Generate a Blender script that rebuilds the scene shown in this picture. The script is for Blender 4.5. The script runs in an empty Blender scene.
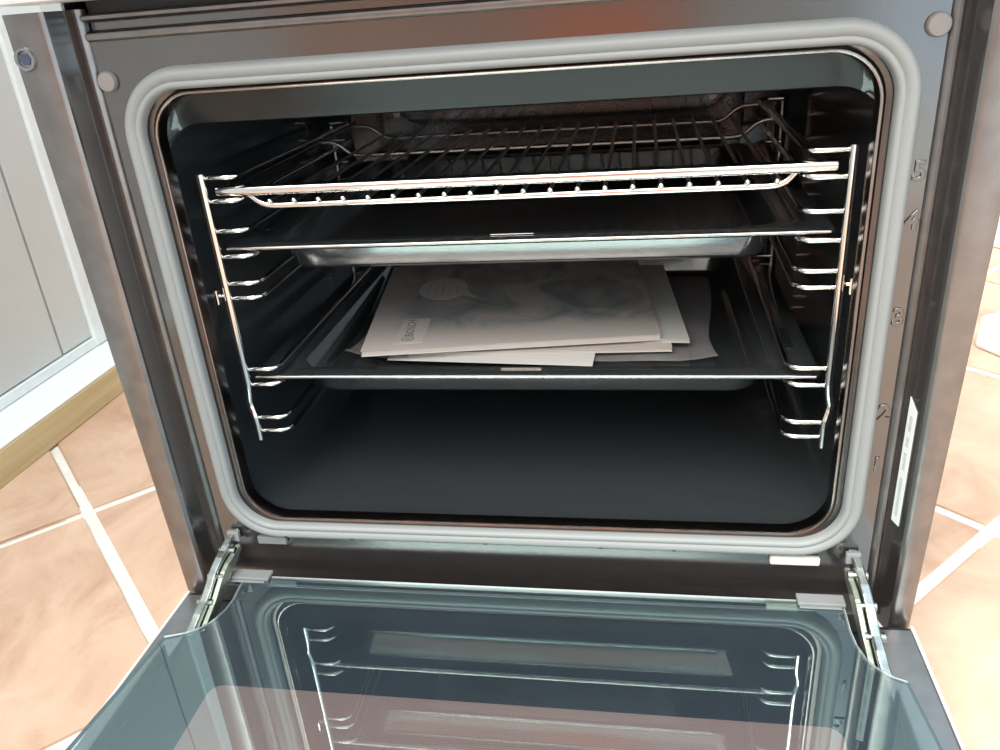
import bpy, bmesh, math, random
from mathutils import Vector, Matrix
random.seed(4)
S = bpy.context.scene
COL = S.collection
PI = math.pi

# ------------------------------------------------------------------ camera
# X = to the right along the oven front, Y = into the oven, Z = up; Y=0 is the oven face, Z=0 the lower edge of the door seal
cam_d = bpy.data.cameras.new('camera')
cam_d.sensor_width = 36.0
cam_d.lens = 29.056
cam_d.clip_start = 0.01
cam = bpy.data.objects.new('camera', cam_d)
COL.objects.link(cam)
RT = Vector((0.9854050, 0.1531934, -0.0742208))
DN = Vector((-0.0005139, -0.4333337, -0.9012334))
FW = Vector((-0.1702254, 0.8881180, -0.4269305))
POS = Vector((0.0918456, -0.5221785, 0.4015849))
cam.matrix_world = Matrix(((RT.x, -DN.x, -FW.x, POS.x), (RT.y, -DN.y, -FW.y, POS.y), (RT.z, -DN.z, -FW.z, POS.z), (0, 0, 0, 1)))
S.camera = cam

# ------------------------------------------------------------------ daylight
world = bpy.data.worlds.new('daylight')
S.world = world
world.use_nodes = True
bg = world.node_tree.nodes['Background']
bg.inputs['Color'].default_value = (0.74, 0.89, 1.0, 1)
bg.inputs['Strength'].default_value = 1.1
sun_d = bpy.data.lights.new('sun', 'SUN')
sun_d.energy = 3.1
sun_d.angle = math.radians(50)
sun_d.color = (1.0, 0.93, 0.83)
sun = bpy.data.objects.new('sun', sun_d)
COL.objects.link(sun)
sun.rotation_euler = Vector((0.22, 0.56, -0.84)).to_track_quat('-Z', 'Y').to_euler()
S.view_settings.view_transform = 'Standard'
S.view_settings.look = 'None'
S.view_settings.gamma = 1
S.view_settings.use_curve_mapping = False
S.view_settings.exposure = 0.9

# ------------------------------------------------------------------ materials
def new_mat(name):
    m = bpy.data.materials.new(name)
    m.use_nodes = True
    nt = m.node_tree
    return m, nt, nt.nodes['Principled BSDF']

def node(nt, typ, **kw):
    n = nt.nodes.new(typ)
    for k, v in kw.items():
        setattr(n, k, v)
    return n

def mat(name, color, rough=0.5, metal=0.0, ior=1.5, var=0.12, scale=60, bump=0.0, bscale=300, rvar=0.0, coat=0.0):
    """plain procedural material: noise-varied colour, optional fine relief"""
    m, nt, p = new_mat(name)
    tc = node(nt, 'ShaderNodeTexCoord')
    nz = node(nt, 'ShaderNodeTexNoise')
    nz.inputs['Scale'].default_value = scale
    nz.inputs['Detail'].default_value = 4
    nt.links.new(tc.outputs['Object'], nz.inputs['Vector'])
    rp = node(nt, 'ShaderNodeValToRGB')
    c = Vector(color)
    rp.color_ramp.elements[0].position = 0.3
    rp.color_ramp.elements[1].position = 0.7
    rp.color_ramp.elements[0].color = (*(c * (1 - var)), 1)
    rp.color_ramp.elements[1].color = (*(c * (1 + var)), 1)
    nt.links.new(nz.outputs['Fac'], rp.inputs['Fac'])
    nt.links.new(rp.outputs['Color'], p.inputs['Base Color'])
    p.inputs['Roughness'].default_value = rough
    p.inputs['Metallic'].default_value = metal
    p.inputs['IOR'].default_value = ior
    p.inputs['Coat Weight'].default_value = coat
    if rvar:
        mr = node(nt, 'ShaderNodeMapRange')
        mr.inputs['To Min'].default_value = max(0, rough - rvar)
        mr.inputs['To Max'].default_value = rough + rvar
        nt.links.new(nz.outputs['Fac'], mr.inputs['Value'])
        nt.links.new(mr.outputs['Result'], p.inputs['Roughness'])
    if bump:
        n2 = node(nt, 'ShaderNodeTexNoise')
        n2.inputs['Scale'].default_value = bscale
        nt.links.new(tc.outputs['Object'], n2.inputs['Vector'])
        b = node(nt, 'ShaderNodeBump')
        b.inputs['Strength'].default_value = bump
        b.inputs['Distance'].default_value = 0.001
        nt.links.new(n2.outputs['Fac'], b.inputs['Height'])
        nt.links.new(b.outputs['Normal'], p.inputs['Normal'])
    return m

M = {}
M['face'] = mat('dark_face_enamel', (0.026, 0.023, 0.023), 0.15, ior=2.4, bump=0.015, bscale=500)
M['flange'] = mat('dark_flange_metal', (0.25, 0.235, 0.23), 0.30, metal=0.9, bump=0.03, bscale=600)
M['cavity'] = mat('cavity_enamel', (0.027, 0.031, 0.034), 0.13, ior=1.9, var=0.4, scale=900)
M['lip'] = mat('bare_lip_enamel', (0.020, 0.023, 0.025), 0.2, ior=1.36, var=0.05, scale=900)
M['tray'] = mat('tray_enamel', (0.026, 0.030, 0.033), 0.12, ior=3.3, var=0.4, scale=900)
M['rim_steel'] = mat('tray_rim_steel', (0.5, 0.47, 0.45), 0.2, metal=1.0)
M['rim_glint'] = mat('rim_glint_steel', (0.30, 0.26, 0.245), 0.2, metal=1.0)
M['rim'] = mat('rim_metal', (0.13, 0.115, 0.11), 0.25, metal=1.0)
M['gasket'] = mat('grey_silicone', (0.25, 0.262, 0.26), 0.5, var=0.02, scale=8)
M['chrome'] = mat('chromed_wire', (0.80, 0.77, 0.75), 0.08, metal=1.0, var=0.04)
M['wire_shaded'] = mat('shaded_wire', (0.22, 0.21, 0.21), 0.3, metal=1.0)  # chromed wire with the shade inside the cavity put into its colour
M['wire_dull'] = mat('dull_wire', (0.52, 0.48, 0.45), 0.26, metal=1.0, var=0.06)
M['zinc'] = mat('zinc_steel', (0.42, 0.45, 0.43), 0.22, metal=1.0, var=0.2, scale=120, bump=0.2, bscale=160)
M['zinc_pale'] = mat('yellowed_zinc', (0.36, 0.38, 0.31), 0.35, metal=0.8, var=0.2, scale=120)
M['casing'] = mat('galvanised_casing', (0.45, 0.46, 0.47), 0.4, metal=1.0, var=0.15, scale=40)
M['panel_white'] = mat('pale_steel', (0.80, 0.81, 0.82), 0.35, metal=0.2, var=0.03)
M['door_metal'] = mat('door_sheet_metal', (0.36, 0.37, 0.38), 0.35, metal=1.0, var=0.08)
M['door_white'] = mat('pale_door_edge', (0.85, 0.85, 0.84), 0.3, metal=0.3, var=0.03)
M['clip'] = mat('grey_plastic', (0.22, 0.225, 0.23), 0.4, var=0.05)
M['stud'] = mat('grey_rubber', (0.24, 0.22, 0.215), 0.5, var=0.05)
M['black'] = mat('black_paint', (0.010, 0.012, 0.014), 0.4)
M['hole'] = mat('dark_socket', (0.05, 0.06, 0.10), 0.5)
M['foam'] = mat('beige_foam', (0.72, 0.70, 0.58), 0.8, var=0.15, scale=200, bump=0.6, bscale=260)
M['sticker'] = mat('white_sticker', (0.78, 0.83, 0.82), 0.4, var=0.03)
M['ink'] = mat('grey_ink', (0.16, 0.17, 0.17), 0.6)
M['ink_soft'] = mat('pale_grey_ink', (0.42, 0.45, 0.45), 0.6)
M['paper'] = mat('cream_paper', (0.55, 0.48, 0.43), 0.65, var=0.04, scale=30)
M['paper_white'] = mat('white_paper', (0.62, 0.60, 0.57), 0.6, var=0.03, scale=30)
M['cab_grey'] = mat('pale_grey_panel', (0.60, 0.60, 0.575), 0.38, var=0.05, scale=3)
M['cab_white'] = mat('white_trim', (0.82, 0.86, 0.85), 0.45, var=0.03)
M['cab_gap'] = mat('grey_joint', (0.30, 0.31, 0.31), 0.6)
M['white_board'] = mat('white_board', (0.85, 0.85, 0.82), 0.5, var=0.03)
M['poly'] = mat('white_foam_block', (0.85, 0.85, 0.83), 0.8, var=0.04, scale=300, bump=0.3, bscale=300)
M['grout'] = mat('pale_grout', (0.78, 0.74, 0.66), 0.85, var=0.12, scale=25, bump=0.3, bscale=200)
M['wall_grey'] = mat('grey_plaster', (0.22, 0.225, 0.225), 0.8, var=0.06, scale=4)
M['wall'] = mat('plaster_wall', (0.62, 0.60, 0.57), 0.8, var=0.05, scale=4)
M['wall_brown'] = mat('brown_plaster', (0.62, 0.34, 0.24), 0.8, var=0.15, scale=2)
M['orange'] = mat('orange_cloth', (0.95, 0.20, 0.06), 0.8)

def make_tile_mat():
    m, nt, p = new_mat('terracotta_tile')
    tc = node(nt, 'ShaderNodeTexCoord')
    oi = node(nt, 'ShaderNodeObjectInfo')
    ad = node(nt, 'ShaderNodeVectorMath', operation='ADD')
    mu = node(nt, 'ShaderNodeMath', operation='MULTIPLY')
    mu.inputs[1].default_value = 40
    nt.links.new(oi.outputs['Random'], mu.inputs[0])
    nt.links.new(tc.outputs['Object'], ad.inputs[0])
    nt.links.new(mu.outputs[0], ad.inputs[1])
    n1 = node(nt, 'ShaderNodeTexNoise')
    n1.inputs['Scale'].default_value = 9
    n1.inputs['Detail'].default_value = 7
    n1.inputs['Roughness'].default_value = 0.62
    n1.inputs['Distortion'].default_value = 0.8
    nt.links.new(ad.outputs[0], n1.inputs['Vector'])
    rp = node(nt, 'ShaderNodeValToRGB')
    cr = rp.color_ramp
    cr.elements[0].position = 0.30
    cr.elements[0].color = (0.48, 0.285, 0.19, 1)
    cr.elements[1].position = 0.72
    cr.elements[1].color = (0.72, 0.51, 0.37, 1)
    e = cr.elements.new(0.5)
    e.color = (0.62, 0.415, 0.295, 1)
    nt.links.new(n1.outputs['Fac'], rp.inputs['Fac'])
    nt.links.new(rp.outputs['Color'], p.inputs['Base Color'])
    p.inputs['Roughness'].default_value = 0.42
    return m
M['tile'] = make_tile_mat()

def make_wood_mat():
    m, nt, p = new_mat('raw_pine')
    tc = node(nt, 'ShaderNodeTexCoord')
    mp = node(nt, 'ShaderNodeMapping')
    mp.inputs['Scale'].default_value = (60, 2.5, 60)
    nt.links.new(tc.outputs['Object'], mp.inputs['Vector'])
    n1 = node(nt, 'ShaderNodeTexNoise')
    n1.inputs['Scale'].default_value = 1.2
    n1.inputs['Detail'].default_value = 5
    nt.links.new(mp.outputs[0], n1.inputs['Vector'])
    rp = node(nt, 'ShaderNodeValToRGB')
    rp.color_ramp.elements[0].position = 0.3
    rp.color_ramp.elements[0].color = (0.60, 0.46, 0.24, 1)
    rp.color_ramp.elements[1].position = 0.7
    rp.color_ramp.elements[1].color = (0.76, 0.62, 0.36, 1)
    nt.links.new(n1.outputs['Fac'], rp.inputs['Fac'])
    nt.links.new(rp.outputs['Color'], p.inputs['Base Color'])
    p.inputs['Roughness'].default_value = 0.6
    return m
M['wood'] = make_wood_mat()

def make_glass_mat():
    """heat-reflecting coated oven glass: greenish, mirror-like at a slant, clear enough to see into the door"""
    m, nt, p = new_mat('coated_oven_glass')
    nt.nodes.remove(p)
    out = nt.nodes['Material Output']
    tr = node(nt, 'ShaderNodeBsdfTransparent')
    tr.inputs['Color'].default_value = (0.80, 0.86, 0.87, 1)
    gl = node(nt, 'ShaderNodeBsdfGlossy')
    gl.inputs['Color'].default_value = (0.72, 0.97, 0.95, 1)
    gl.inputs['Roughness'].default_value = 0.012
    fr = node(nt, 'ShaderNodeFresnel')
    fr.inputs['IOR'].default_value = 1.5
    mr = node(nt, 'ShaderNodeMapRange')
    mr.inputs['To Min'].default_value = 0.24
    mr.inputs['To Max'].default_value = 1.0
    nt.links.new(fr.outputs[0], mr.inputs['Value'])
    mx = node(nt, 'ShaderNodeMixShader')
    nt.links.new(mr.outputs[0], mx.inputs['Fac'])
    nt.links.new(tr.outputs[0], mx.inputs[1])
    nt.links.new(gl.outputs[0], mx.inputs[2])
    # bluish diffuse veil mixed in, mimicking lens haze over the dark glass
    tc = node(nt, 'ShaderNodeTexCoord')
    nz = node(nt, 'ShaderNodeTexNoise')
    nz.inputs['Scale'].default_value = 14
    nz.inputs['Detail'].default_value = 6
    nt.links.new(tc.outputs['Object'], nz.inputs['Vector'])
    m2 = node(nt, 'ShaderNodeMapRange')
    m2.inputs['To Min'].default_value = 0.035
    m2.inputs['To Max'].default_value = 0.075
    nt.links.new(nz.outputs['Fac'], m2.inputs['Value'])
    df = node(nt, 'ShaderNodeBsdfDiffuse')
    df.inputs['Color'].default_value = (0.30, 0.40, 0.52, 1)
    m3 = node(nt, 'ShaderNodeMixShader')
    nt.links.new(m2.outputs[0], m3.inputs['Fac'])
    nt.links.new(mx.outputs[0], m3.inputs[1])
    nt.links.new(df.outputs[0], m3.inputs[2])
    nt.links.new(m3.outputs[0], out.inputs['Surface'])
    return m
M['glass'] = make_glass_mat()

def make_clear_mat():
    m, nt, p = new_mat('clear_glass_back')
    nt.nodes.remove(p)
    tr = node(nt, 'ShaderNodeBsdfTransparent')
    tr.inputs['Color'].default_value = (0.90, 0.95, 0.95, 1)
    nt.links.new(tr.outputs[0], nt.nodes['Material Output'].inputs['Surface'])
    return m
M['glass_clear'] = make_clear_mat()
M['glass_edge'] = mat('ground_glass_edge', (0.30, 0.36, 0.36), 0.3, var=0.05)

def make_print_mat():
    """window of the outer door pane: fine rows of brown dots"""
    m, nt, p = new_mat('dotted_window_print')
    tc = node(nt, 'ShaderNodeTexCoord')
    wv = node(nt, 'ShaderNodeTexWave', bands_direction='Y')
    wv.inputs['Scale'].default_value = 190
    nt.links.new(tc.outputs['Object'], wv.inputs['Vector'])
    rp = node(nt, 'ShaderNodeValToRGB')
    rp.color_ramp.elements[0].color = (0.55, 0.29, 0.25, 1)
    rp.color_ramp.elements[1].color = (0.66, 0.36, 0.31, 1)
    nt.links.new(wv.outputs['Fac'], rp.inputs['Fac'])
    nt.links.new(rp.outputs['Color'], p.inputs['Base Color'])
    p.inputs['Roughness'].default_value = 0.5
    return m
M['print'] = make_print_mat()

def make_bag_mat():
    m, nt, p = new_mat('clear_plastic_film')
    nt.nodes.remove(p)
    out = nt.nodes['Material Output']
    tr = node(nt, 'ShaderNodeBsdfTransparent')
    tr.inputs['Color'].default_value = (0.86, 0.86, 0.87, 1)
    pb = node(nt, 'ShaderNodeBsdfPrincipled')
    pb.inputs['Base Color'].default_value = (0.55, 0.52, 0.52, 1)
    pb.inputs['Roughness'].default_value = 0.25
    tc = node(nt, 'ShaderNodeTexCoord')
    nz = node(nt, 'ShaderNodeTexNoise')
    nz.inputs['Scale'].default_value = 40
    nt.links.new(tc.outputs['Object'], nz.inputs['Vector'])
    mr = node(nt, 'ShaderNodeMapRange')
    mr.inputs['To Min'].default_value = 0.16
    mr.inputs['To Max'].default_value = 0.42
    nt.links.new(nz.outputs['Fac'], mr.inputs['Value'])
    mx = node(nt, 'ShaderNodeMixShader')
    nt.links.new(mr.outputs[0], mx.inputs['Fac'])
    nt.links.new(tr.outputs[0], mx.inputs[1])
    nt.links.new(pb.outputs[0], mx.inputs[2])
    nt.links.new(mx.outputs[0], out.inputs['Surface'])
    return m
M['bag'] = make_bag_mat()

def make_cover_mat():
    """printed booklet cover: washed-out grey kitchen photo on cream paper, drawn from the page's own UVs"""
    m, nt, p = new_mat('printed_cover')
    uv = node(nt, 'ShaderNodeUVMap', uv_map='UVMap')
    sx = node(nt, 'ShaderNodeSeparateXYZ')
    nt.links.new(uv.outputs[0], sx.inputs[0])
    mp = node(nt, 'ShaderNodeMapping')
    mp.inputs['Scale'].default_value = (3.2, 2.0, 1)
    mp.inputs['Rotation'].default_value = (0, 0, 0.6)
    nt.links.new(uv.outputs[0], mp.inputs['Vector'])
    n1 = node(nt, 'ShaderNodeTexNoise')
    n1.inputs['Scale'].default_value = 1.7
    n1.inputs['Detail'].default_value = 3
    n1.inputs['Distortion'].default_value = 1.5
    nt.links.new(mp.outputs[0], n1.inputs['Vector'])
    rp = node(nt, 'ShaderNodeValToRGB')
    cr = rp.color_ramp
    cr.elements[0].position = 0.36
    cr.elements[0].color = (0.22, 0.25, 0.245, 1)
    cr.elements[1].position = 0.66
    cr.elements[1].color = (0.54, 0.46, 0.425, 1)
    nt.links.new(n1.outputs['Fac'], rp.inputs['Fac'])
    # plain paper border along the near long edge and the left edge
    mv = node(nt, 'ShaderNodeMapRange', interpolation_type='SMOOTHSTEP')
    mv.inputs['From Min'].default_value = 0.10
    mv.inputs['From Max'].default_value = 0.27
    nt.links.new(sx.outputs['Y'], mv.inputs['Value'])
    mu = node(nt, 'ShaderNodeMapRange', interpolation_type='SMOOTHSTEP')
    mu.inputs['From Min'].default_value = 0.04
    mu.inputs['From Max'].default_value = 0.16
    nt.links.new(sx.outputs['X'], mu.inputs['Value'])
    mm = node(nt, 'ShaderNodeMath', operation='MULTIPLY')
    nt.links.new(mv.outputs[0], mm.inputs[0])
    nt.links.new(mu.outputs[0], mm.inputs[1])
    mix = node(nt, 'ShaderNodeMix', data_type='RGBA')
    mix.inputs['A'].default_value = (0.52, 0.455, 0.42, 1)
    nt.links.new(mm.outputs[0], mix.inputs['Factor'])
    nt.links.new(rp.outputs['Color'], mix.inputs['B'])
    nt.links.new(mix.outputs['Result'], p.inputs['Base Color'])
    p.inputs['Roughness'].default_value = 0.45
    return m
M['cover'] = make_cover_mat()
M['bubble'] = mat('pale_print', (0.64, 0.60, 0.56), 0.5, var=0.04)

# ------------------------------------------------------------------ helpers
def finish(name, bm, m, parent=None, smooth=False, bevel=0, angle=40):
    bmesh.ops.recalc_face_normals(bm, faces=bm.faces)
    me = bpy.data.meshes.new(name)
    bm.to_mesh(me)
    bm.free()
    if smooth:
        me.shade_smooth()
    me.materials.append(m)
    o = bpy.data.objects.new(name, me)
    COL.objects.link(o)
    if parent:
        o.parent = parent
    if bevel:
        b = o.modifiers.new('bevel', 'BEVEL')
        b.width = bevel
        b.segments = 2
        b.limit_method = 'ANGLE'
        b.angle_limit = math.radians(35)
    if smooth:
        me.set_sharp_from_angle(angle=math.radians(angle))
    return o

def tag(o, label=None, cat=None, group=None, kind=None):
    for k, v in (('label', label), ('category', cat), ('group', group), ('kind', kind)):
        if v:
            o[k] = v
    return o

def empty(name, loc, label, cat, group=None):
    o = bpy.data.objects.new(name, None)
    o.location = loc
    o.empty_display_size = 0.05
    COL.objects.link(o)
    return tag(o, label, cat, group)

def keep(o, root):
    """parent o (built in world coordinates) to root without moving it"""
    bpy.context.view_layer.update()
    o.parent = root
    o.matrix_parent_inverse = root.matrix_world.inverted()
    return o

def box(bm, x0, x1, y0, y1, z0, z1):
    v = [bm.verts.new((x, y, z)) for z in (z0, z1) for y in (y0, y1) for x in (x0, x1)]
    for f in ((0, 1, 3, 2), (4, 5, 7, 6), (0, 1, 5, 4), (2, 3, 7, 6), (0, 2, 6, 4), (1, 3, 7, 5)):
        bm.faces.new([v[i] for i in f])
    return v

def box_obj(name, b, m, parent=None, bevel=0.0):
    bm = bmesh.new()
    box(bm, *b)
    return finish(name, bm, m, parent, bevel=bevel)

def smooth_path(pts, it=2):
    """round the corners of a polyline (Chaikin), keeping its ends"""
    P = [Vector(p) for p in pts]
    for _ in range(it):
        Q = [P[0]]
        for a, b in zip(P, P[1:]):
            Q += [a * 0.75 + b * 0.25, a * 0.25 + b * 0.75]
        Q.append(P[-1])
        P = Q
    return P

def fillet(pts, r, n=5):
    """rounded corners of radius about r, straight runs left straight"""
    P = [Vector(p) for p in pts]
    out = [P[0]]
    for a, b, c in zip(P, P[1:], P[2:]):
        d1 = min(r, (a - b).length * 0.45)
        d2 = min(r, (c - b).length * 0.45)
        s = b + (a - b).normalized() * d1
        e = b + (c - b).normalized() * d2
        for i in range(n + 1):
            t = i / n
            out.append(s * (1 - t) ** 2 + b * 2 * t * (1 - t) + e * t * t)
    out.append(P[-1])
    return out

def tube(bm, path, r, n=8):
    P = [Vector(p) for p in path]
    T = []
    for i in range(len(P)):
        a = P[max(i - 1, 0)]
        b = P[min(i + 1, len(P) - 1)]
        T.append((b - a).normalized())
    up = Vector((0, 0, 1))
    if abs(T[0].dot(up)) > 0.9:
        up = Vector((0, 1, 0))
    u = (up - T[0] * up.dot(T[0])).normalized()
    rings = []
    for i, p in enumerate(P):
        u = (u - T[i] * u.dot(T[i])).normalized()
        w = T[i].cross(u)
        rings.append([bm.verts.new(p + (u * math.cos(2 * PI * k / n) + w * math.sin(2 * PI * k / n)) * r) for k in range(n)])
    for a, b in zip(rings, rings[1:]):
        for k in range(n):
            bm.faces.new((a[k], a[(k + 1) % n], b[(k + 1) % n], b[k]))
    bm.faces.new(rings[0][::-1])
    bm.faces.new(rings[-1])

def tube_obj(name, path, r, m, parent=None, n=8):
    bm = bmesh.new()
    tube(bm, path, r, n)
    return finish(name, bm, m, parent, smooth=True, angle=50)

def rrect(x0, x1, z0, z1, r, n=10):
    pts = []
    for cx, cz, a0 in ((x1 - r, z1 - r, 0), (x0 + r, z1 - r, 90), (x0 + r, z0 + r, 180), (x1 - r, z0 + r, 270)):
        for i in range(n + 1):
            a = math.radians(a0 + 90 * i / n)
            pts.append((cx + r * math.cos(a), cz + r * math.sin(a)))
    return pts

def loft(bm, loops, close_first=False, close_last=False):
    R_ = [[bm.verts.new(p) for p in L] for L in loops]
    n = len(R_[0])
    for a, b in zip(R_, R_[1:]):
        for k in range(n):
            bm.faces.new((a[k], a[(k + 1) % n], b[(k + 1) % n], b[k]))
    if close_first:
        bm.faces.new(R_[0][::-1])
    if close_last:
        bm.faces.new(R_[-1])
    return R_

def prism(bm, pts, axis, a, b):
    """extrude a closed 2D outline along an axis: pts are (y,z) for X, (x,z) for Y, (x,y) for Z"""
    def mk(p, t):
        return {'X': (t, p[0], p[1]), 'Y': (p[0], t, p[1]), 'Z': (p[0], p[1], t)}[axis]
    A = [bm.verts.new(mk(p, a)) for p in pts]
    B = [bm.verts.new(mk(p, b)) for p in pts]
    n = len(pts)
    for k in range(n):
        bm.faces.new((A[k], A[(k + 1) % n], B[(k + 1) % n], B[k]))
    bm.faces.new(A[::-1])
    bm.faces.new(B)

def text_obj(name, s, size, m, mw, parent=None, depth=0.0004, bev=0.0):
    cu = bpy.data.curves.new(name, 'FONT')
    cu.body = s
    cu.size = size
    cu.extrude = depth
    cu.bevel_depth = bev
    cu.align_x = 'CENTER'
    cu.align_y = 'CENTER'
    cu.resolution_u = 3
    t = bpy.data.objects.new('tmp_text', cu)
    COL.objects.link(t)
    dg = bpy.context.evaluated_depsgraph_get()
    me = bpy.data.meshes.new_from_object(t.evaluated_get(dg))
    bpy.data.objects.remove(t)
    bpy.data.curves.remove(cu)
    me.materials.clear()
    me.materials.append(m)
    me.name = name
    me.transform(mw)
    o = bpy.data.objects.new(name, me)
    COL.objects.link(o)
    if parent:
        o.parent = parent
    return o

# ------------------------------------------------------------------ the setting
FZ = -0.115                      # floor height
TH = math.radians(136)
PITCH, OFF1, OFF2 = 0.348, -0.095, 0.1715
GW = 0.0080
floor = box_obj('floor', (-3.0, 3.0, -3.2, 2.6, FZ - 0.08, FZ - 0.0025), M['grout'])
tag(floor, 'terracotta tiled floor laid on the diagonal with pale grout', kind='structure')
n1 = Vector((-math.sin(TH), math.cos(TH)))
n2 = Vector((-math.sin(TH - PI / 2), math.cos(TH - PI / 2)))
bm = bmesh.new()
h = (PITCH - GW) / 2
box(bm, -h, h, -h, h, -0.008, 0)
bmesh.ops.bevel(bm, geom=[e for e in bm.edges if all(v.co.z > -0.001 for v in e.verts)], offset=0.003, segments=2, affect='EDGES')
tile0 = finish('tile', bm, M['tile'])
tile_mesh = tile0.data
bpy.data.objects.remove(tile0)
cells = []
for i in range(-14, 15):
    for j in range(-14, 15):
        c = n1 * (OFF1 + PITCH * (i + 0.5)) + n2 * (OFF2 + PITCH * (j + 0.5))
        if -1.9 < c.x < 2.1 and -1.6 < c.y < 2.3:
            cells.append(c)
for c in cells:
    o = bpy.data.objects.new('tile', tile_mesh)
    COL.objects.link(o)
    o.location = (c.x, c.y, FZ + random.uniform(-0.0004, 0.0004))
    o.rotation_euler = (0, 0, TH + random.choice((0, 1, 2, 3)) * PI / 2)
    o.parent = floor
tag(box_obj('unseen_wall_back', (-3.0, 3.0, 2.6, 2.7, FZ - 0.08, 3.4), M['wall_grey']), kind='structure')  # unseen wall, raised to block sky from the door glass reflection
tag(box_obj('unseen_wall_right', (3.0, 3.1, 0.0, 2.7, FZ - 0.08, 3.4), M['wall_grey']), kind='structure')  # unseen wall, raised with the back one to block sky
tag(box_obj('unseen_wall_front', (-3.0, 0.35, -3.3, -3.2, FZ - 0.08, 1.5), M['wall_brown']), kind='structure')  # unseen wall added so the oven face reflects brown instead of sky
tag(box_obj('unseen_wall_piece', (0.35, 1.0, -3.3, -3.2, FZ - 0.08, 1.5), M['wall']), kind='structure')  # unseen wall piece added for the greyer reflection beside the brown

# ------------------------------------------------------------------ oven
oven = empty('oven', (0, 0, FZ), 'built-in black oven standing open on the tiled floor', 'oven')
OZ = -FZ
def part(o, parent=None):
    return keep(o, parent or oven)

# front plate with the rounded opening
GX, GZ0, GZ1 = 0.2525, 0.0, 0.3746
bm = bmesh.new()
def ring_plate(bm, outer, inner, y0, y1):
    loops = []
    for y in (y0, y1):
        lo = [bm.verts.new((p[0], y, p[1])) for p in outer]
        li = [bm.verts.new((p[0], y, p[1])) for p in inner]
        eds = [bm.edges.new((L[k], L[(k + 1) % len(L)])) for L in (lo, li) for k in range(len(L))]
        bmesh.ops.triangle_fill(bm, use_beauty=True, edges=eds)
        loops.append((lo, li))
    for q in (0, 1):
        A, B = loops[0][q], loops[1][q]
        n = len(A)
        for k in range(n):
            bm.faces.new((A[k], A[(k + 1) % n], B[(k + 1) % n], B[k]))
hole = rrect(-0.2400, 0.2400, 0.0135, 0.3615, 0.034)
ring_plate(bm, [(-0.262, -0.057), (0.262, -0.057), (0.262, 0.393), (-0.262, 0.393)], hole, 0.0, 0.002)
face = part(finish('front_plate', bm, M['face']))

# side profiles: bead, inward wall, outer flange (mirrored)
beads = [(0.262, 0.0), (0.2632, -0.0022), (0.2652, -0.0032), (0.2672, -0.0028), (0.2688, -0.0005), (0.2702, 0.0012), (0.2702, 0.004), (0.262, 0.003)]
inner = [(0.2702, 0.0012), (0.2718, -0.001), (0.2755, -0.0145), (0.2768, -0.0178), (0.2785, -0.0170), (0.2740, 0.0030), (0.2702, 0.004)]
outer = [(0.2768, -0.0178), (0.2785, -0.0196), (0.2805, -0.0202), (0.2955, -0.0202), (0.2975, -0.0192), (0.2985, -0.0170), (0.2985, 0.004), (0.2965, 0.004), (0.2960, -0.0170), (0.2785, -0.0170)]
for s, lo, hi in ((1, -0.0065, 0.0055), (-1, -0.001, 0.0075)):
    for nm, pr, mm in (('edge_bead', beads, M['flange']), ('frame_wall', inner, M['face'])):
        bm = bmesh.new()
        prism(bm, [(s * x, y) for x, y in pr], 'Z', -0.057, 0.412)
        part(finish(nm, bm, mm, smooth=True, angle=35))
    bm = bmesh.new()
    def ol(z, d):      # the outer edge leans out a little towards the top
        return [(s * (x + (d if x > 0.29 else 0)), y, z) for x, y in outer]
    loft(bm, [ol(-0.057, lo - 0.004), ol(-0.050, lo), ol(0.412, hi)], close_first=True, close_last=True)
    fl = part(finish('side_flange', bm, M['flange'], smooth=True, angle=35))
    # screw socket near the top of the flange
    bm = bmesh.new()
    sxx, szz = s * 0.2965, 0.3855
    ring = [[(sxx + r * math.cos(a), y, szz + r * math.sin(a)) for a in [2 * PI * k / 20 for k in range(20)]]
            for r, y in ((0.0075, -0.0202), (0.0070, -0.0222), (0.0052, -0.0222), (0.0045, -0.0206))]
    loft(bm, ring, close_last=True)
    sc = finish('screw_collar', bm, M['door_metal'], smooth=True)
    part(sc, fl)
    bm = bmesh.new()
    loft(bm, [[(sxx + 0.0040 * math.cos(PI / 3 * k), y, szz + 0.0040 * math.sin(PI / 3 * k)) for k in range(6)] for y in (-0.0203, -0.0212)], close_first=True, close_last=True)
    part(finish('screw_socket', bm, M['hole']), fl)

# stepped bars above the face
tops = [[(0.0, 0.392), (-0.0028, 0.3935), (-0.0032, 0.3955), (-0.0026, 0.3972), (0.0005, 0.3985), (0.004, 0.3985), (0.004, 0.392)],
        [(0.008, 0.3985), (0.0045, 0.399), (0.0045, 0.4035), (0.009, 0.4035)],
        [(0.005, 0.4035), (-0.001, 0.4040), (-0.0035, 0.4055), (-0.0035, 0.4075), (-0.001, 0.409), (0.008, 0.409)]]
for k, (pr, mm) in enumerate(zip(tops, (M['flange'], M['face'], M['flange']))):
    bm = bmesh.new()
    prism(bm, pr, 'X', -0.262, 0.262)
    part(finish('top_rail', bm, mm, smooth=True, angle=35))
bm = bmesh.new()
box(bm, -0.262, 0.262, 0.006, 0.02, 0.409, 0.43)
part(finish('vent_panel', bm, M['black']))
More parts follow.
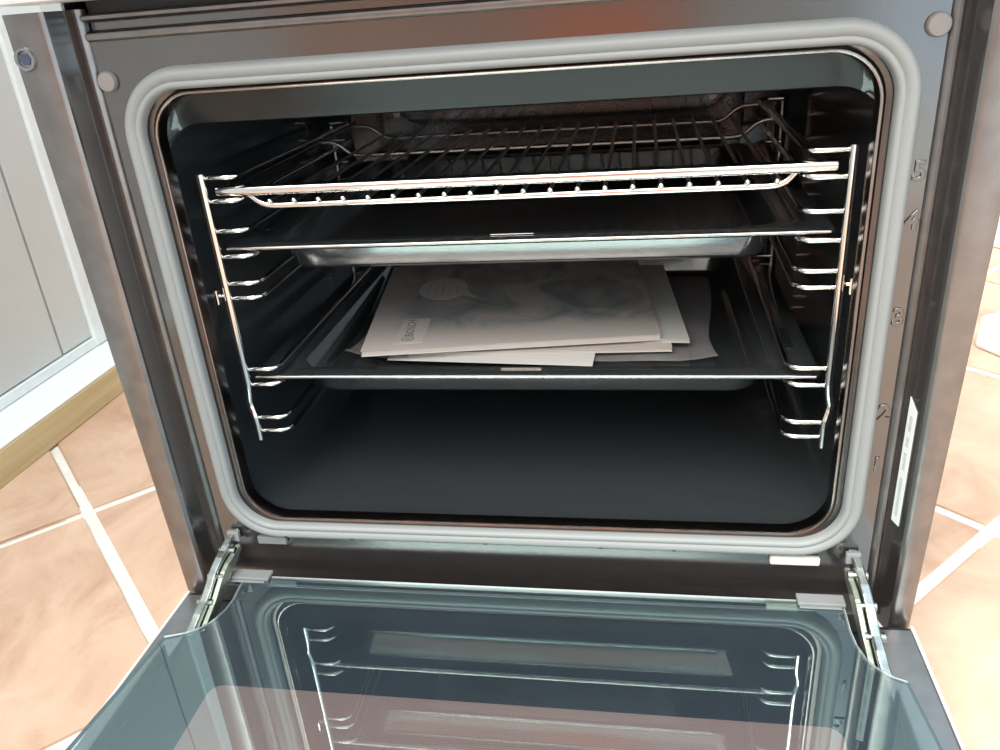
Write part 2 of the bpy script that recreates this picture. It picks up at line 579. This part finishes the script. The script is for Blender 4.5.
# control panel above the frame
cp = part(box_obj('control_panel', (-0.2985, 0.2985, -0.040, 0.004, 0.4165, 0.53), M['panel_white'], bevel=0.003))
for x in (-0.17, 0.17):
    bm = bmesh.new()
    loft(bm, [[(x + r * math.cos(2 * PI * k / 28), y, 0.475 + r * math.sin(2 * PI * k / 28)) for k in range(28)]
              for r, y in ((0.022, -0.040), (0.022, -0.058), (0.020, -0.062))], close_first=True, close_last=True)
    part(finish('control_knob', bm, M['black'], smooth=True), cp)
bm = bmesh.new()
box(bm, -0.07, 0.07, -0.0408, -0.0395, 0.455, 0.50)
part(finish('display', bm, M['black']), cp)

# outer casing (five sheets)
bm = bmesh.new()
box(bm, -0.280, -0.278, 0.006, 0.53, -0.06, 0.52)
box(bm, 0.278, 0.280, 0.006, 0.53, -0.06, 0.52)
box(bm, -0.278, 0.278, 0.006, 0.53, 0.518, 0.52)
box(bm, -0.278, 0.278, 0.006, 0.53, -0.06, -0.058)
box(bm, -0.278, 0.278, 0.528, 0.53, -0.058, 0.518)
part(finish('casing', bm, M['casing']))
for x in (-0.24, 0.24):
    for y in (0.03, 0.49):
        part(box_obj('support_foot', (x - 0.02, x + 0.02, y - 0.02, y + 0.02, FZ, -0.06), M['poly'], bevel=0.002))

# opening rim: the bright bent edge inside the seal
bm = bmesh.new()
def rl(dx, z0, z1, r, y):
    return [(p[0], y, p[1]) for p in rrect(-dx, dx, z0, z1, r)]
loft(bm, [rl(0.2402, 0.0133, 0.3617, 0.034, 0.0010), rl(0.2378, 0.0142, 0.3606, 0.0325, 0.0002), rl(0.2340, 0.0165, 0.3590, 0.031, 0.0012), rl(0.2318, 0.0178, 0.3580, 0.031, -0.0008),
          rl(0.2302, 0.0190, 0.3572, 0.031, -0.0004), rl(0.2296, 0.0194, 0.3568, 0.031, 0.004), rl(0.2298, 0.0192, 0.3570, 0.031, 0.010)])
part(finish('opening_rim', bm, M['rim'], smooth=True))
bm = bmesh.new()
secs = []
for a in range(8):
    t = 2 * PI * a / 8
    d = 0.0012 * math.cos(t)
    secs.append([(p[0], -0.0012 + 0.0012 * math.sin(t), p[1]) for p in rrect(-0.2310 - d, 0.2310 + d, 0.0182 - d, 0.3576 + d, 0.031 + d, 10)])
secs.append(secs[0])
loft(bm, secs)
bmesh.ops.remove_doubles(bm, verts=bm.verts, dist=1e-6)
part(finish('rim_glint', bm, M['rim_glint'], smooth=True))  # added tube of brighter metal, standing in for the highlight along the rim
# cavity muffle
bm = bmesh.new()
loops = [rl(0.2300, 0.0190, 0.3572, 0.031, 0.0095), rl(0.2330, 0.0187, 0.3565, 0.031, 0.012)]
loops += [rl(0.2400, 0.0186, 0.3500, 0.031, 0.0160), rl(0.2420, 0.0186, 0.3400, 0.031, 0.0205), rl(0.2420, 0.0186, 0.3350, 0.031, 0.0235), rl(0.2420, 0.0186, 0.3338, 0.031, 0.0265),
         rl(0.2420, 0.0186, 0.3345, 0.031, 0.030), rl(0.2420, 0.0186, 0.3640, 0.031, 0.040), rl(0.2420, 0.0186, 0.3660, 0.031, 0.060),
         rl(0.2420, 0.0188, 0.3660, 0.031, 0.385), rl(0.2400, 0.0200, 0.3640, 0.031, 0.395), rl(0.2340, 0.0255, 0.3580, 0.028, 0.400)]
loft(bm, loops, close_last=True)
cav = part(finish('cavity', bm, M['cavity'], smooth=True, angle=35))
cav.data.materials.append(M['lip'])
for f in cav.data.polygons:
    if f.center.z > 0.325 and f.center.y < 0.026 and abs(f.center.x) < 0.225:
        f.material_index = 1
# fan cover on the back wall
fan = []
for p in ((-0.195, 0.305), (-0.145, 0.305), (-0.118, 0.293), (0.140, 0.293), (0.165, 0.305), (0.200, 0.305), (0.200, 0.25), (0.17, 0.10), (-0.17, 0.10), (-0.195, 0.25)):
    fan.append((p[0], p[1]))
bm = bmesh.new()
prism(bm, fan, 'Y', 0.3915, 0.3995)
fc = part(finish('fan_cover', bm, M['cavity'], bevel=0.002), cav)
for x, z in ((-0.176, 0.2875), (0.1675, 0.2885)):
    bm = bmesh.new()
    loft(bm, [[(x + r * math.cos(2 * PI * k / 16), y, z + r * math.sin(2 * PI * k / 16)) for k in range(16)]
              for r, y in ((0.0042, 0.3915), (0.0040, 0.3895), (0.0022, 0.3895), (0.0018, 0.391))], close_last=True)
    part(finish('cover_screw', bm, M['wire_dull'], smooth=True), cav)

# door seal
bm = bmesh.new()
pf = [(-0.0030, 0.0), (-0.0029, -0.0035), (-0.0020, -0.0062), (-0.0006, -0.0072), (0.0012, -0.0070), (0.0020, -0.0062), (0.0030, -0.0070),
      (0.0052, -0.0085), (0.0082, -0.0076), (0.0106, -0.0046), (0.0115, 0.0)]
RC = 0.0345
loops = [[(p[0], y, p[1]) for p in rrect(-(GX - 0.0115) - d, (GX - 0.0115) + d, GZ0 + 0.0115 - d, GZ1 - 0.0115 + d, RC + d, 12)] for d, y in pf]
loft(bm, loops)
gk = part(finish('door_seal', bm, M['gasket'], smooth=True, angle=60))
gk['label'] = 'grey silicone seal around the opening'
for x in (-0.142, -0.03, 0.062, 0.118, -0.20):
    bm = bmesh.new()
    box(bm, x - 0.0014, x + 0.0014, -0.0084, -0.0060, 0.0036, 0.0044)
    part(finish('vent_slit', bm, M['black']), gk)
# door buffers
for x in (-0.2562, 0.2562):
    bm = bmesh.new()
    cx_, cz_ = x, 0.3675
    loft(bm, [[(cx_ + r * math.cos(2 * PI * k / 24), y, cz_ + r * math.sin(2 * PI * k / 24)) for k in range(24)]
              for r, y in ((0.0066, 0.0), (0.0066, -0.0025), (0.0058, -0.0038), (0.003, -0.0043))], close_first=True, close_last=True)
    part(finish('door_buffer', bm, M['stud'], smooth=True))
# embossed shelf level numbers
for s_, z in (('1', 0.0795), ('2', 0.1215), ('3', 0.1920), ('4', 0.2560), ('5', 0.2860)):
    mw = Matrix.Translation((0.2575, -0.0002, z)) @ Matrix.Rotation(PI / 2, 4, 'X')
    part(text_obj('level_number', s_, 0.0165, M['face'], mw, depth=0.0006, bev=0.0005))
# rating sticker standing on the inward wall of the right flange
wall_dir = Vector((0.2755 - 0.2718, -0.0145 + 0.001, 0)).normalized()
wn = Vector((wall_dir.y, -wall_dir.x, 0)).normalized()
if wn.x > 0:
    wn = -wn
base = Vector((0.2735, -0.0078, 0))
bm = bmesh.new()
hw = 0.0046
def sp(t, z, off):
    return base + wall_dir * t + wn * off + Vector((0, 0, z))
A = [bm.verts.new(sp(t, z, 0.0005)) for t, z in ((-hw, 0.036), (hw, 0.036), (hw, 0.128), (-hw, 0.136))]
B = [bm.verts.new(sp(t, z, 0.0001)) for t, z in ((-hw, 0.036), (hw, 0.036), (hw, 0.128), (-hw, 0.136))]
bm.faces.new(A)
bm.faces.new(B[::-1])
for k in range(4):
    bm.faces.new((A[k], A[(k + 1) % 4], B[(k + 1) % 4], B[k]))
stk = part(finish('rating_sticker', bm, M['sticker']))
bm = bmesh.new()
z = 0.042
while z < 0.122:
    L = random.uniform(0.001, 0.0022)
    if not (0.074 < z < 0.080 or 0.094 < z < 0.099 or 0.106 < z < 0.111):
        v = [bm.verts.new(sp(t, zz, 0.0006)) for t, zz in ((-0.0018, z), (0.0012, z), (0.0012, z + L * 0.6), (-0.0018, z + L * 0.6))]
        bm.faces.new(v)
    z += L
part(finish('faint_print', bm, M['ink_soft']), stk)
# foam pad and grey tab under the seal
part(box_obj('foam_pad', (0.190, 0.2265, -0.005, 0.0, -0.0085, -0.0012), M['foam'], bevel=0.0015))
part(box_obj('seal_tab', (-0.229, -0.203, -0.004, 0.0, -0.0075, 0.0), M['clip'], bevel=0.001))

# hinges
def sheet_strip(bm, path, xa, xb, hh):
    """a flat bar: vertical-ish rectangle section between xa and xb following a (y,z) path"""
    P = [Vector(p) for p in path]
    secs = []
    for i, p in enumerate(P):
        t = (P[min(i + 1, len(P) - 1)] - P[max(i - 1, 0)]).normalized()
        nrm = Vector((-t.y, t.x))
        w = hh[i] if isinstance(hh, (list, tuple)) else hh
        a, b = p + nrm * w, p - nrm * w
        secs.append([(xa[i], a.x, a.y), (xb[i], a.x, a.y), (xb[i], b.x, b.y), (xa[i], b.x, b.y)])
    loft(bm, secs, close_first=True, close_last=True)
for s in (-1, 1):
    pth = smooth_path([(0.003, 0.001), (-0.004, -0.001), (-0.017, -0.0065), (-0.030, -0.0105), (-0.041, -0.018), (-0.053, -0.0265), (-0.074, -0.034), (-0.086, -0.038)], 1)
    nP = len(pth)
    xo = [0.2475 + 0.008 * (k / (nP - 1)) ** 1.2 for k in range(nP)]
    hh = [0.0036 + 0.0030 * math.sin(PI * k / (nP - 1)) + (0.0008 if k % 4 == 0 else 0) for k in range(nP)]
    bm = bmesh.new()
    sheet_strip(bm, pth, [s * (x - 0.0012) for x in xo], [s * (x + 0.0056) for x in xo], hh)
    hg = part(finish('hinge', bm, M['zinc'], bevel=0.0012))
    hg['label'] = 'shiny zinc-plated door hinge'
    bm = bmesh.new()
    p2 = [(y - 0.0005, zz - 0.0045) for y, zz in pth[3:-2]]
    x2 = [x - 0.0036 for x in xo[3:-2]]
    n2_ = len(p2)
    sheet_strip(bm, p2, [s * (x - 0.0024) for x in x2], [s * (x + 0.0020) for x in x2], [0.0025 + 0.004 * math.sin(PI * k / (n2_ - 1)) for k in range(n2_)])
    part(finish('link_plate', bm, M['zinc_pale'], bevel=0.001), hg)
    bm = bmesh.new()
    sheet_strip(bm, [(-0.004, 0.0055), (-0.0052, -0.0035)], [s * 0.2440] * 2, [s * 0.2545] * 2, 0.002)
    part(finish('hinge_catch', bm, M['clip'], bevel=0.0006), hg)
    for yy, zz, xx in ((-0.0165, -0.0060, 0.2500), (-0.0380, -0.0160, 0.2520), (-0.0560, -0.0280, 0.2550)):
        tb = tube_obj('rivet', [(s * (xx - 0.0065), yy, zz), (s * (xx + 0.0072), yy, zz)], 0.0034, M['zinc'], n=12)
        part(tb, hg)

# door, opened flat
GZ = -0.0268
gx0, gx1, gy0, gy1 = -0.2805, 0.2705, -0.0225, -0.455
left = [(-0.2365, gy0), (-0.2360, -0.034), (-0.2343, -0.0499), (-0.2352, -0.0618), (-0.2387, -0.0735), (-0.2415, -0.0790), (-0.246, -0.0841), (-0.2554, -0.0905), (-0.2700, -0.0956)]
right = [(0.2660, -0.0962), (0.2578, -0.0926), (0.2511, -0.0870), (0.2470, -0.0825), (0.2444, -0.0776), (0.2409, -0.0647), (0.2399, -0.0511), (0.2405, -0.034), (0.2410, gy0)]
outl = left + [(-0.2815, -0.205), (-0.2850, gy1), (0.2735, gy1), (0.2710, -0.150)] + right
bm = bmesh.new()
prism(bm, outl, 'Z', GZ - 0.004, GZ)
# door body: sheet-metal frame under the glass
dm = bmesh.new()
ring_y = [(-0.2900, -0.470), (-0.2900, -0.020), (0.2885, -0.020), (0.2885, -0.470)]
box(dm, -0.2900, -0.268, -0.465, -0.030, -0.048, -0.0435)
box(dm, 0.258, 0.2885, -0.465, -0.030, -0.048, -0.0435)
box(dm, -0.268, 0.258, -0.030, -0.026, -0.048, -0.0305)
box(dm, -0.268, 0.258, -0.465, -0.461, -0.048, -0.0305)
box(dm, -0.2700, -0.2680, -0.461, -0.100, -0.0435, -0.0305)
box(dm, 0.2580, 0.2600, -0.461, -0.100, -0.0435, -0.0305)
door = part(finish('door', dm, M['door_metal'], bevel=0.0008))
door['label'] = 'oven door folded down flat towards the viewer'
gl = finish('inner_glass', bm, M['glass'])
gl.data.materials.append(M['glass_clear'])
gl.data.materials.append(M['glass_edge'])
for f in gl.data.polygons:          # the reflecting coat is on the cavity side only
    f.material_index = 0 if f.normal.z > 0.5 else (1 if f.normal.z < -0.5 else 2)
part(gl, door)
gl['label'] = 'greenish reflecting inner glass pane'
for nm, L in (('glass_edge', left), ('glass_edge', right)):
    part(tube_obj(nm, [(x, y, GZ - 0.0013) for x, y in L], 0.0009, M['door_white'], n=6), door)
part(box_obj('outer_glass', (-0.2925, 0.2905, -0.475, -0.022, -0.056, -0.0485), M['black'], bevel=0.001), door)
# pale steel trim round the outer pane
for a in ((-0.2950, -0.2925, -0.4775, -0.022, -0.0575, -0.0465), (0.2905, 0.2930, -0.4775, -0.022, -0.0575, -0.0465), (-0.2950, 0.2930, -0.4800, -0.4775, -0.0575, -0.0465)):
    part(box_obj('edge_trim', a, M['door_white'], bevel=0.0006), door)
bm = bmesh.new()
prism(bm, [(p[0], p[1] - 0.0) for p in rrect(-0.222, 0.222, -0.42, -0.120, 0.010)], 'Z', -0.0484, -0.0478)
part(finish('window_print', bm, M['print']), door)
for x0, x1 in ((-0.2470, -0.2130), (0.2080, 0.2420)):
    c = part(box_obj('glass_clip', (x0, x1, -0.0290, -0.0175, GZ + 0.0003, GZ + 0.0032), M['clip'], bevel=0.0008), door)
    part(box_obj('clip_lip', (x0 + 0.001, x1 - 0.003, -0.0315, -0.0290, GZ + 0.0002, GZ + 0.0012), M['clip'], bevel=0.0004), door)
part(tube_obj('glass_edge', [(-0.2130, gy0 + 0.0004, GZ - 0.0012), (0.2080, gy0 + 0.0004, GZ - 0.0012)], 0.0011, M['door_white']), door)
bm = bmesh.new()
box(bm, -0.22, 0.22, -0.452, -0.436, -0.100, -0.088)
box(bm, -0.20, -0.18, -0.450, -0.438, -0.088, -0.056)
box(bm, 0.18, 0.20, -0.450, -0.438, -0.088, -0.056)
part(finish('door_handle', bm, M['casing'], bevel=0.004), door)

# ------------------------------------------------------------------ side racks
LEVELS = [0.295, 0.2776, 0.255, 0.2350, 0.2135, 0.2015, 0.1400, 0.1262, 0.0955, 0.0830]
def side_rack(s, label):
    dx = 0.0 if s < 0 else 0.003
    root = empty('side_rack', (s * 0.225, 0.17, 0.077), label, 'oven rack', 'wire side racks')
    X = s * (0.2238 + dx)
    pth = [(X, 0.03, 0.2985), (X, 0.03, 0.124), (X + s * 0.0035, 0.032, 0.110), (X, 0.03, 0.098), (X, 0.03, 0.0765)]
    part(tube_obj('post', fillet(pth, 0.006), 0.0030, M['chrome'], n=12), root)
    xr = s * 0.2265
    part(tube_obj('post', fillet([(xr, 0.315, 0.289), (xr, 0.315, 0.115), (xr - s * 0.004, 0.315, 0.09)], 0.006), 0.0024, M['wire_dull'], n=10), root)
    xt = s * 0.1985
    for z in LEVELS:
        p = [(X + s * 0.001, 0.0335, z), (xt + s * 0.006, 0.0335, z), (xt, 0.040, z), (xt + s * 0.004, 0.300, z - 0.003), (xt + s * 0.010, 0.312, z - 0.003), (xr, 0.3125, z - 0.003)]
        part(tube_obj('rung', fillet(p, 0.005, 4), 0.0020, M['chrome'], n=8), root)
    part(box_obj('hook', (min(s * 0.2290, s * 0.2325) + s * dx, max(s * 0.2290, s * 0.2325) + s * dx, 0.024, 0.030, 0.199, 0.211), M['chrome'], bevel=0.001), root)
    part(tube_obj('hook_pin', [(X, 0.031, 0.2045), (s * 0.2415, 0.031, 0.2045)], 0.0018, M['chrome']), root)
    return root
side_rack(-1, 'chromed wire side rack on the left wall of the oven')
side_rack(1, 'chromed wire side rack on the right wall of the oven')

# ------------------------------------------------------------------ wire shelf
grid = empty('wire_shelf', (0, 0.19, 0.268), 'chromed wire grid shelf at the top level of the oven', 'oven shelf')
ZB, ZW = 0.2700, 0.2735
part(tube_obj('front_bar', [(-0.2165, 0.037, 0.2842), (0.2185, 0.037, 0.2842)], 0.0041, M['chrome'], n=14), grid)
for s in (-1, 1):
    part(tube_obj('side_bar', [(s * 0.2125, 0.037, 0.2842), (s * 0.2125, 0.350, 0.2842)], 0.0024, M['wire_shaded'], n=10), grid)
def cross(y, name, m, r, xa, xb):
    p = [(-xa - 0.026, y - 0.004, 0.2845), (-xa - 0.008, y - 0.003, 0.2838), (-xa + 0.006, y, ZB), (xb - 0.006, y, ZB), (xb + 0.008, y - 0.003, 0.2838), (xb + 0.026, y - 0.004, 0.2845)]
    part(tube_obj(name, fillet(p, 0.008), r, m, n=10), grid)
p = [(-0.197, 0.040, 0.2835), (-0.1845, 0.0405, ZB + 0.0015), (0.1865, 0.0405, ZB + 0.0015), (0.1965, 0.040, 0.2835)]
part(tube_obj('lower_bar', fillet(p, 0.010), 0.0026, M['chrome'], n=12), grid)
cross(0.243, 'cross_bar', M['wire_dull'], 0.0021, 0.188, 0.188)
cross(0.336, 'cross_bar', M['wire_dull'], 0.0021, 0.182, 0.180)
bm = bmesh.new()
tube(bm, [(0, 0.0378, ZW + 0.0015), (0, 0.0408, ZW + 0.0018), (0, 0.20, ZW), (0, 0.340, ZW - 0.0003)], 0.0014, 8)
wire0 = finish('wire', bm, M['wire_shaded'], smooth=True)
for k in range(20):
    o = wire0 if k == 0 else wire0.copy()
    if k:
        COL.objects.link(o)
    o.location = (-0.1775 + 0.01892 * k, 0, 0)
    keep(o, grid)
# bright cut ends of the wires
bm = bmesh.new()
bmesh.ops.create_uvsphere(bm, u_segments=10, v_segments=6, radius=0.0022)
tip0 = finish('wire_tip', bm, M['chrome'], smooth=True)
for k in range(20):
    o = tip0 if k == 0 else tip0.copy()
    if k:
        COL.objects.link(o)
    o.location = (-0.1775 + 0.01892 * k, 0.0378, ZW + 0.0018)
    keep(o, grid)

# ------------------------------------------------------------------ baking trays
def baking_tray(zr, label):
    root = empty('baking_tray', (0, 0.21, zr - 0.026), label, 'baking tray', 'black baking trays')
    bm = bmesh.new()
    def L(dx, y0, y1, r, z):
        return [(p[0], p[1], z) for p in rrect(-dx, dx, y0, y1, r, 7)]
    loops = [L(0.2225, 0.0375, 0.3700, 0.006, zr - 0.0035), L(0.2232, 0.0368, 0.3707, 0.006, zr - 0.0015), L(0.2225, 0.0375, 0.3700, 0.006, zr),
             L(0.2170, 0.0430, 0.3650, 0.010, zr + 0.0002), L(0.1900, 0.0535, 0.3580, 0.020, zr - 0.0002), L(0.1890, 0.0545, 0.3568, 0.020, zr - 0.0015),
             L(0.1820, 0.0598, 0.3510, 0.020, zr - 0.0220), L(0.1795, 0.0625, 0.3485, 0.019, zr - 0.0248), L(0.1740, 0.0680, 0.3440, 0.016, zr - 0.0255)]
    loft(bm, loops, close_last=True)
    o = finish('pan', bm, M['tray'], smooth=True, angle=50)
    so = o.modifiers.new('thickness', 'SOLIDIFY')
    so.thickness = 0.0010
    so.offset = -1
    part(o, root)
    part(tube_obj('rim_edge', [(-0.2190, 0.0368, zr - 0.0012), (0.2190, 0.0368, zr - 0.0012)], 0.0014, M['rim_steel'], n=10), root)
    part(box_obj('rim_mark', (-0.0165, 0.0160, 0.0490, 0.0502, zr, zr + 0.0007), M['wire_dull'], bevel=0.0003), root)
    for s in (-1, 1):
        bm = bmesh.new()
        pts = rrect(s * 0.2085 - 0.003, s * 0.2085 + 0.003, 0.085, 0.125, 0.0029, 4)
        prism(bm, pts, 'Z', zr + 0.0001, zr + 0.0008)
        part(finish('corner_slot', bm, M['black']), root)
    return root
baking_tray(0.2412, 'empty black enamel baking tray, the upper of the two')
baking_tray(0.1325, 'black enamel baking tray holding papers, the lower of the two')

# ------------------------------------------------------------------ papers in the lower tray
def sheet(name, corners, th, m, parent, wave=0.0, lift=(0, 0, 0, 0), n=14, m_uv=True):
    """slightly bent slab: corners = front-left, front-right, back-right, back-left (x, y, z of the top face)"""
    bm = bmesh.new()
    uvl = bm.loops.layers.uv.new('UVMap')
    fl, fr, br, bl = [Vector(c) for c in corners]
    V = {}
    for side in (0, 1):
        for i in range(n + 1):
            for j in range(n + 1):
                u, v = i / n, j / n
                p = (fl * (1 - u) + fr * u) * (1 - v) + (bl * (1 - u) + br * u) * v
                zz = wave * (math.sin(u * 5 + v * 2.3) * 0.5 + math.sin(v * 4.1 - u * 3) * 0.5)
                for c, w in zip(lift, ((1 - u) * (1 - v), u * (1 - v), u * v, (1 - u) * v)):
                    zz += c * w ** 14
                V[side, i, j] = bm.verts.new((p.x, p.y, p.z + zz - side * th))
    def face(q, uvs):
        f = bm.faces.new(q)
        for lp, uvv in zip(f.loops, uvs):
            lp[uvl].uv = uvv
    for i in range(n):
        for j in range(n):
            ids = ((i, j), (i + 1, j), (i + 1, j + 1), (i, j + 1))
            uvs = [(a / n, b / n) for a, b in ids]
            face([V[0, a, b] for a, b in ids], uvs)
            face([V[1, a, b] for a, b in ids][::-1], uvs[::-1])
    for i in range(n):
        for a, b in (((i, 0), (i + 1, 0)), ((i + 1, n), (i, n)), ((0, i + 1), (0, i)), ((n, i), (n, i + 1))):
            face([V[0, a[0], a[1]], V[1, a[0], a[1]], V[1, b[0], b[1]], V[0, b[0], b[1]]], [(0, 0)] * 4)
    o = finish(name, bm, m, smooth=True, angle=40)
    if parent:
        part(o, parent)
    return o

TF = 0.1325 - 0.0255 + 0.0012             # tray floor
bag = sheet('plastic_bag', [(-0.171, 0.116, TF + 0.0028), (0.152, 0.110, TF + 0.0028), (0.164, 0.325, TF + 0.0028), (-0.169, 0.328, TF + 0.0028)], 0.0008, M['bag'], None, wave=0.0006,
            lift=(0.010, 0.006, 0.000, 0.004), n=24)
for v in bag.data.vertices:       # crumpled, uneven outline
    e = math.sin(v.co.x * 95 + v.co.y * 40) + math.sin(v.co.y * 120 - v.co.x * 60)
    v.co.z += 0.0004 * e
    if v.co.x > 0.14:
        v.co.x += 0.0022 * math.sin(v.co.y * 30) + 0.10 * max(0, 0.16 - v.co.y)
    if v.co.y < 0.135:
        v.co.y += 0.0012 * math.sin(v.co.x * 40)
tag(bag, 'crinkled clear plastic bag lying under the booklets', 'plastic bag')

leaf = sheet('paper_sheet', [(-0.130, 0.108, TF + 0.0058), (0.053, 0.094, TF + 0.0058), (0.062, 0.300, TF + 0.0058), (-0.118, 0.310, TF + 0.0058)], 0.0006, M['paper_white'], None)
tag(leaf, 'loose white sheet poking out below the stack of booklets', 'paper')

def booklet(name, corners, th, label, cover, wave=0.0, lift=(0, 0, 0, 0)):
    c = [Vector(q) for q in corners]
    mid = sum(c, Vector()) / 4
    root = empty(name, (mid.x, mid.y, mid.z - th), label, 'booklet', 'paper booklets in the lower tray')
    cv = sheet('front_cover', corners, 0.0005, cover, root, wave, lift)
    inner = []
    for q in c:
        d = (mid - q).normalized() * 0.0012
        inner.append((q.x + d.x, q.y + d.y, q.z - 0.0006))
    sheet('pages', inner, th - 0.0012, M['paper'], root, wave, lift)
    low = [(q.x, q.y, q.z - th + 0.0005) for q in c]
    sheet('back_cover', low, 0.0005, M['paper_white'], root, wave, lift)
    return root, cv
booklet('booklet', [(-0.112, 0.113, TF + 0.0095), (0.1195, 0.1215, TF + 0.0095), (0.108, 0.345, TF + 0.0095), (-0.118, 0.332, TF + 0.0095)], 0.0034, 'cream booklet at the bottom of the stack, its near corner right of the others', M['paper'])
booklet('booklet', [(-0.08, 0.142, TF + 0.0126), (0.1345, 0.131, TF + 0.0126), (0.1175, 0.340, TF + 0.0126), (-0.085, 0.340, TF + 0.0126)], 0.0028, 'thin pale booklet showing its right edge beneath the printed one', M['paper_white'])
TOPZ = TF + 0.0182
top_c = [(-0.1500, 0.0985, TOPZ), (0.1105, 0.1310, TOPZ), (0.0880, 0.338, TOPZ + 0.006), (-0.180, 0.318, TOPZ + 0.006)]
root, cv = booklet('booklet', top_c, 0.0054, 'printed booklet with a grey picture cover on top of the stack', M['cover'], wave=0.0)
fl, fr, br, bl = [Vector(q) for q in top_c]
def on_cover(u, v, dz=0.0003):
    p = (fl * (1 - u) + fr * u) * (1 - v) + (bl * (1 - u) + br * u) * v
    return Vector((p.x, p.y, p.z + dz))
def patch(name, uvs, m, dz):
    bm = bmesh.new()
    A = [bm.verts.new(on_cover(u, v, dz)) for u, v in uvs]
    B = [bm.verts.new(on_cover(u, v, 0.0)) for u, v in uvs]
    bm.faces.new(A)
    for k in range(len(A)):
        bm.faces.new((A[k], A[(k + 1) % len(A)], B[(k + 1) % len(B)], B[k]))
    return part(finish(name, bm, m), cv)
patch('logo_panel', [(0.105, 0.05), (0.205, 0.05), (0.215, 0.30), (0.115, 0.30)], M['paper'], 0.00025)
bub = [(0.235 + 0.095 * math.cos(2 * PI * k / 28), 0.655 + 0.14 * math.sin(2 * PI * k / 28)) for k in range(28)]
bub = bub[:26] + [(0.365, 0.52)] + bub[27:]
patch('speech_bubble', bub, M['bubble'], 0.00025)
for k in range(5):
    u = 0.175 + 0.028 * k
    patch('faint_line', [(u, 0.59), (u + 0.006, 0.59), (u + 0.008, 0.72 - 0.01 * k), (u + 0.002, 0.72 - 0.01 * k)], M['ink_soft'], 0.0004)
ax = (bl - fl).normalized()
ay = Vector((0, 0, 1)).cross(ax)
mw = Matrix((ax.to_4d(), ay.to_4d(), Vector((0, 0, 1, 0)), (0, 0, 0, 1))).transposed()
for r in range(3):
    mw[r][3] = 0
mw.row[3] = (0, 0, 0, 1)
part(text_obj('logo_text', 'BOSCH', 0.0115, M['ink'], Matrix.Translation(on_cover(0.153, 0.205, 0.0004)) @ mw, depth=0.0001), cv)
bm = bmesh.new()
c0 = on_cover(0.150, 0.095, 0.0004)
loft(bm, [[(c0.x + r * math.cos(2 * PI * k / 24), c0.y + r * math.sin(2 * PI * k / 24), c0.z) for k in range(24)] for r in (0.0058, 0.0048)])
box(bm, c0.x - 0.0028, c0.x + 0.0028, c0.y - 0.0004, c0.y + 0.0004, c0.z - 0.0001, c0.z)
box(bm, c0.x - 0.0028, c0.x + 0.0028, c0.y - 0.0026, c0.y - 0.0020, c0.z - 0.0001, c0.z)
box(bm, c0.x - 0.0028, c0.x + 0.0028, c0.y + 0.0020, c0.y + 0.0026, c0.z - 0.0001, c0.z)
part(finish('logo_ring', bm, M['ink']), cv)

# ------------------------------------------------------------------ pale cabinet on its timber base, left
BZ = -0.068
beam = empty('timber_base', (-0.75, 0.3, FZ), 'pale pine timber with a white top carrying the grey cabinet', 'timber')
part(box_obj('beam', (-0.80, -0.700, -1.6, 1.9, FZ, BZ - 0.003), M['wood'], bevel=0.002), beam)
part(box_obj('white_top', (-0.80, -0.7005, -1.6, 1.9, BZ - 0.003, BZ), M['white_board'], bevel=0.001), beam)
cab = empty('metal_cabinet', (-1.07, 0.3, BZ), 'tall pale grey cabinet with white edges left of the oven', 'cabinet')
part(box_obj('body', (-1.40, -0.800, -1.55, 0.66, BZ + 0.001, 1.3), M['cab_white']), cab)
part(box_obj('base_strip', (-0.800, -0.776, -1.55, 0.66, BZ + 0.001, BZ + 0.016), M['cab_white'], bevel=0.001), cab)
YS = 0.490
part(box_obj('door_panel', (-0.800, -0.780, -1.55, YS - 0.0025, BZ + 0.018, 1.3), M['cab_grey'], bevel=0.0015), cab)
part(box_obj('door_panel', (-0.800, -0.780, YS + 0.0025, 0.562, BZ + 0.018, 1.3), M['cab_grey'], bevel=0.0015), cab)
part(box_obj('joint', (-0.800, -0.786, YS - 0.0025, YS + 0.0025, BZ + 0.018, 1.3), M['cab_gap']), cab)
part(box_obj('corner_post', (-0.800, -0.774, 0.562, 0.66, BZ + 0.001, 1.3), M['cab_white'], bevel=0.002), cab)

# ------------------------------------------------------------------ white foam blocks on the floor at the right edge
def foam(loc, sx, sy, sz, label):
    bm = bmesh.new()
    box(bm, -sx / 2, sx / 2, -sy / 2, sy / 2, 0, sz)
    # hollow on top like moulded packing
    o = finish('foam_block', bm, M['poly'], bevel=0.006)
    o.location = loc
    o.rotation_euler = (0, 0, 0.5)
    return tag(o, label, 'packing foam')
foam((0.665, 0.640, FZ), 0.16, 0.10, 0.05, 'white foam block on the floor at the right picture edge, the nearer one')
foam((0.86, 1.16, FZ), 0.20, 0.12, 0.06, 'white foam block on the floor at the right picture edge, the farther one')

# ------------------------------------------------------------------ unseen orange object added for its reflection in the oven face and door glass
bm = bmesh.new()
bmesh.ops.create_uvsphere(bm, u_segments=28, v_segments=16, radius=1)
for v in bm.verts:
    r = max(abs(v.co.x), abs(v.co.z), 1e-6)
    k = (v.co.x ** 2 + v.co.z ** 2) ** 0.5 / r
    v.co.x *= 0.26 * (1 + 0.5 * (k - 1))
    v.co.z *= 0.22 * (1 + 0.5 * (k - 1))
    v.co.y *= 0.10
zmin = min(v.co.z for v in bm.verts)
for v in bm.verts:
    v.co.z -= zmin
bm.normal_update()
cus = finish('reflection_prop', bm, M['orange'], smooth=True)
cus.location = (-0.04, -2.5, FZ + 0.001)
tag(cus, 'unseen orange object added for its blurred reflection in the top of the oven frame', 'reflection_prop')
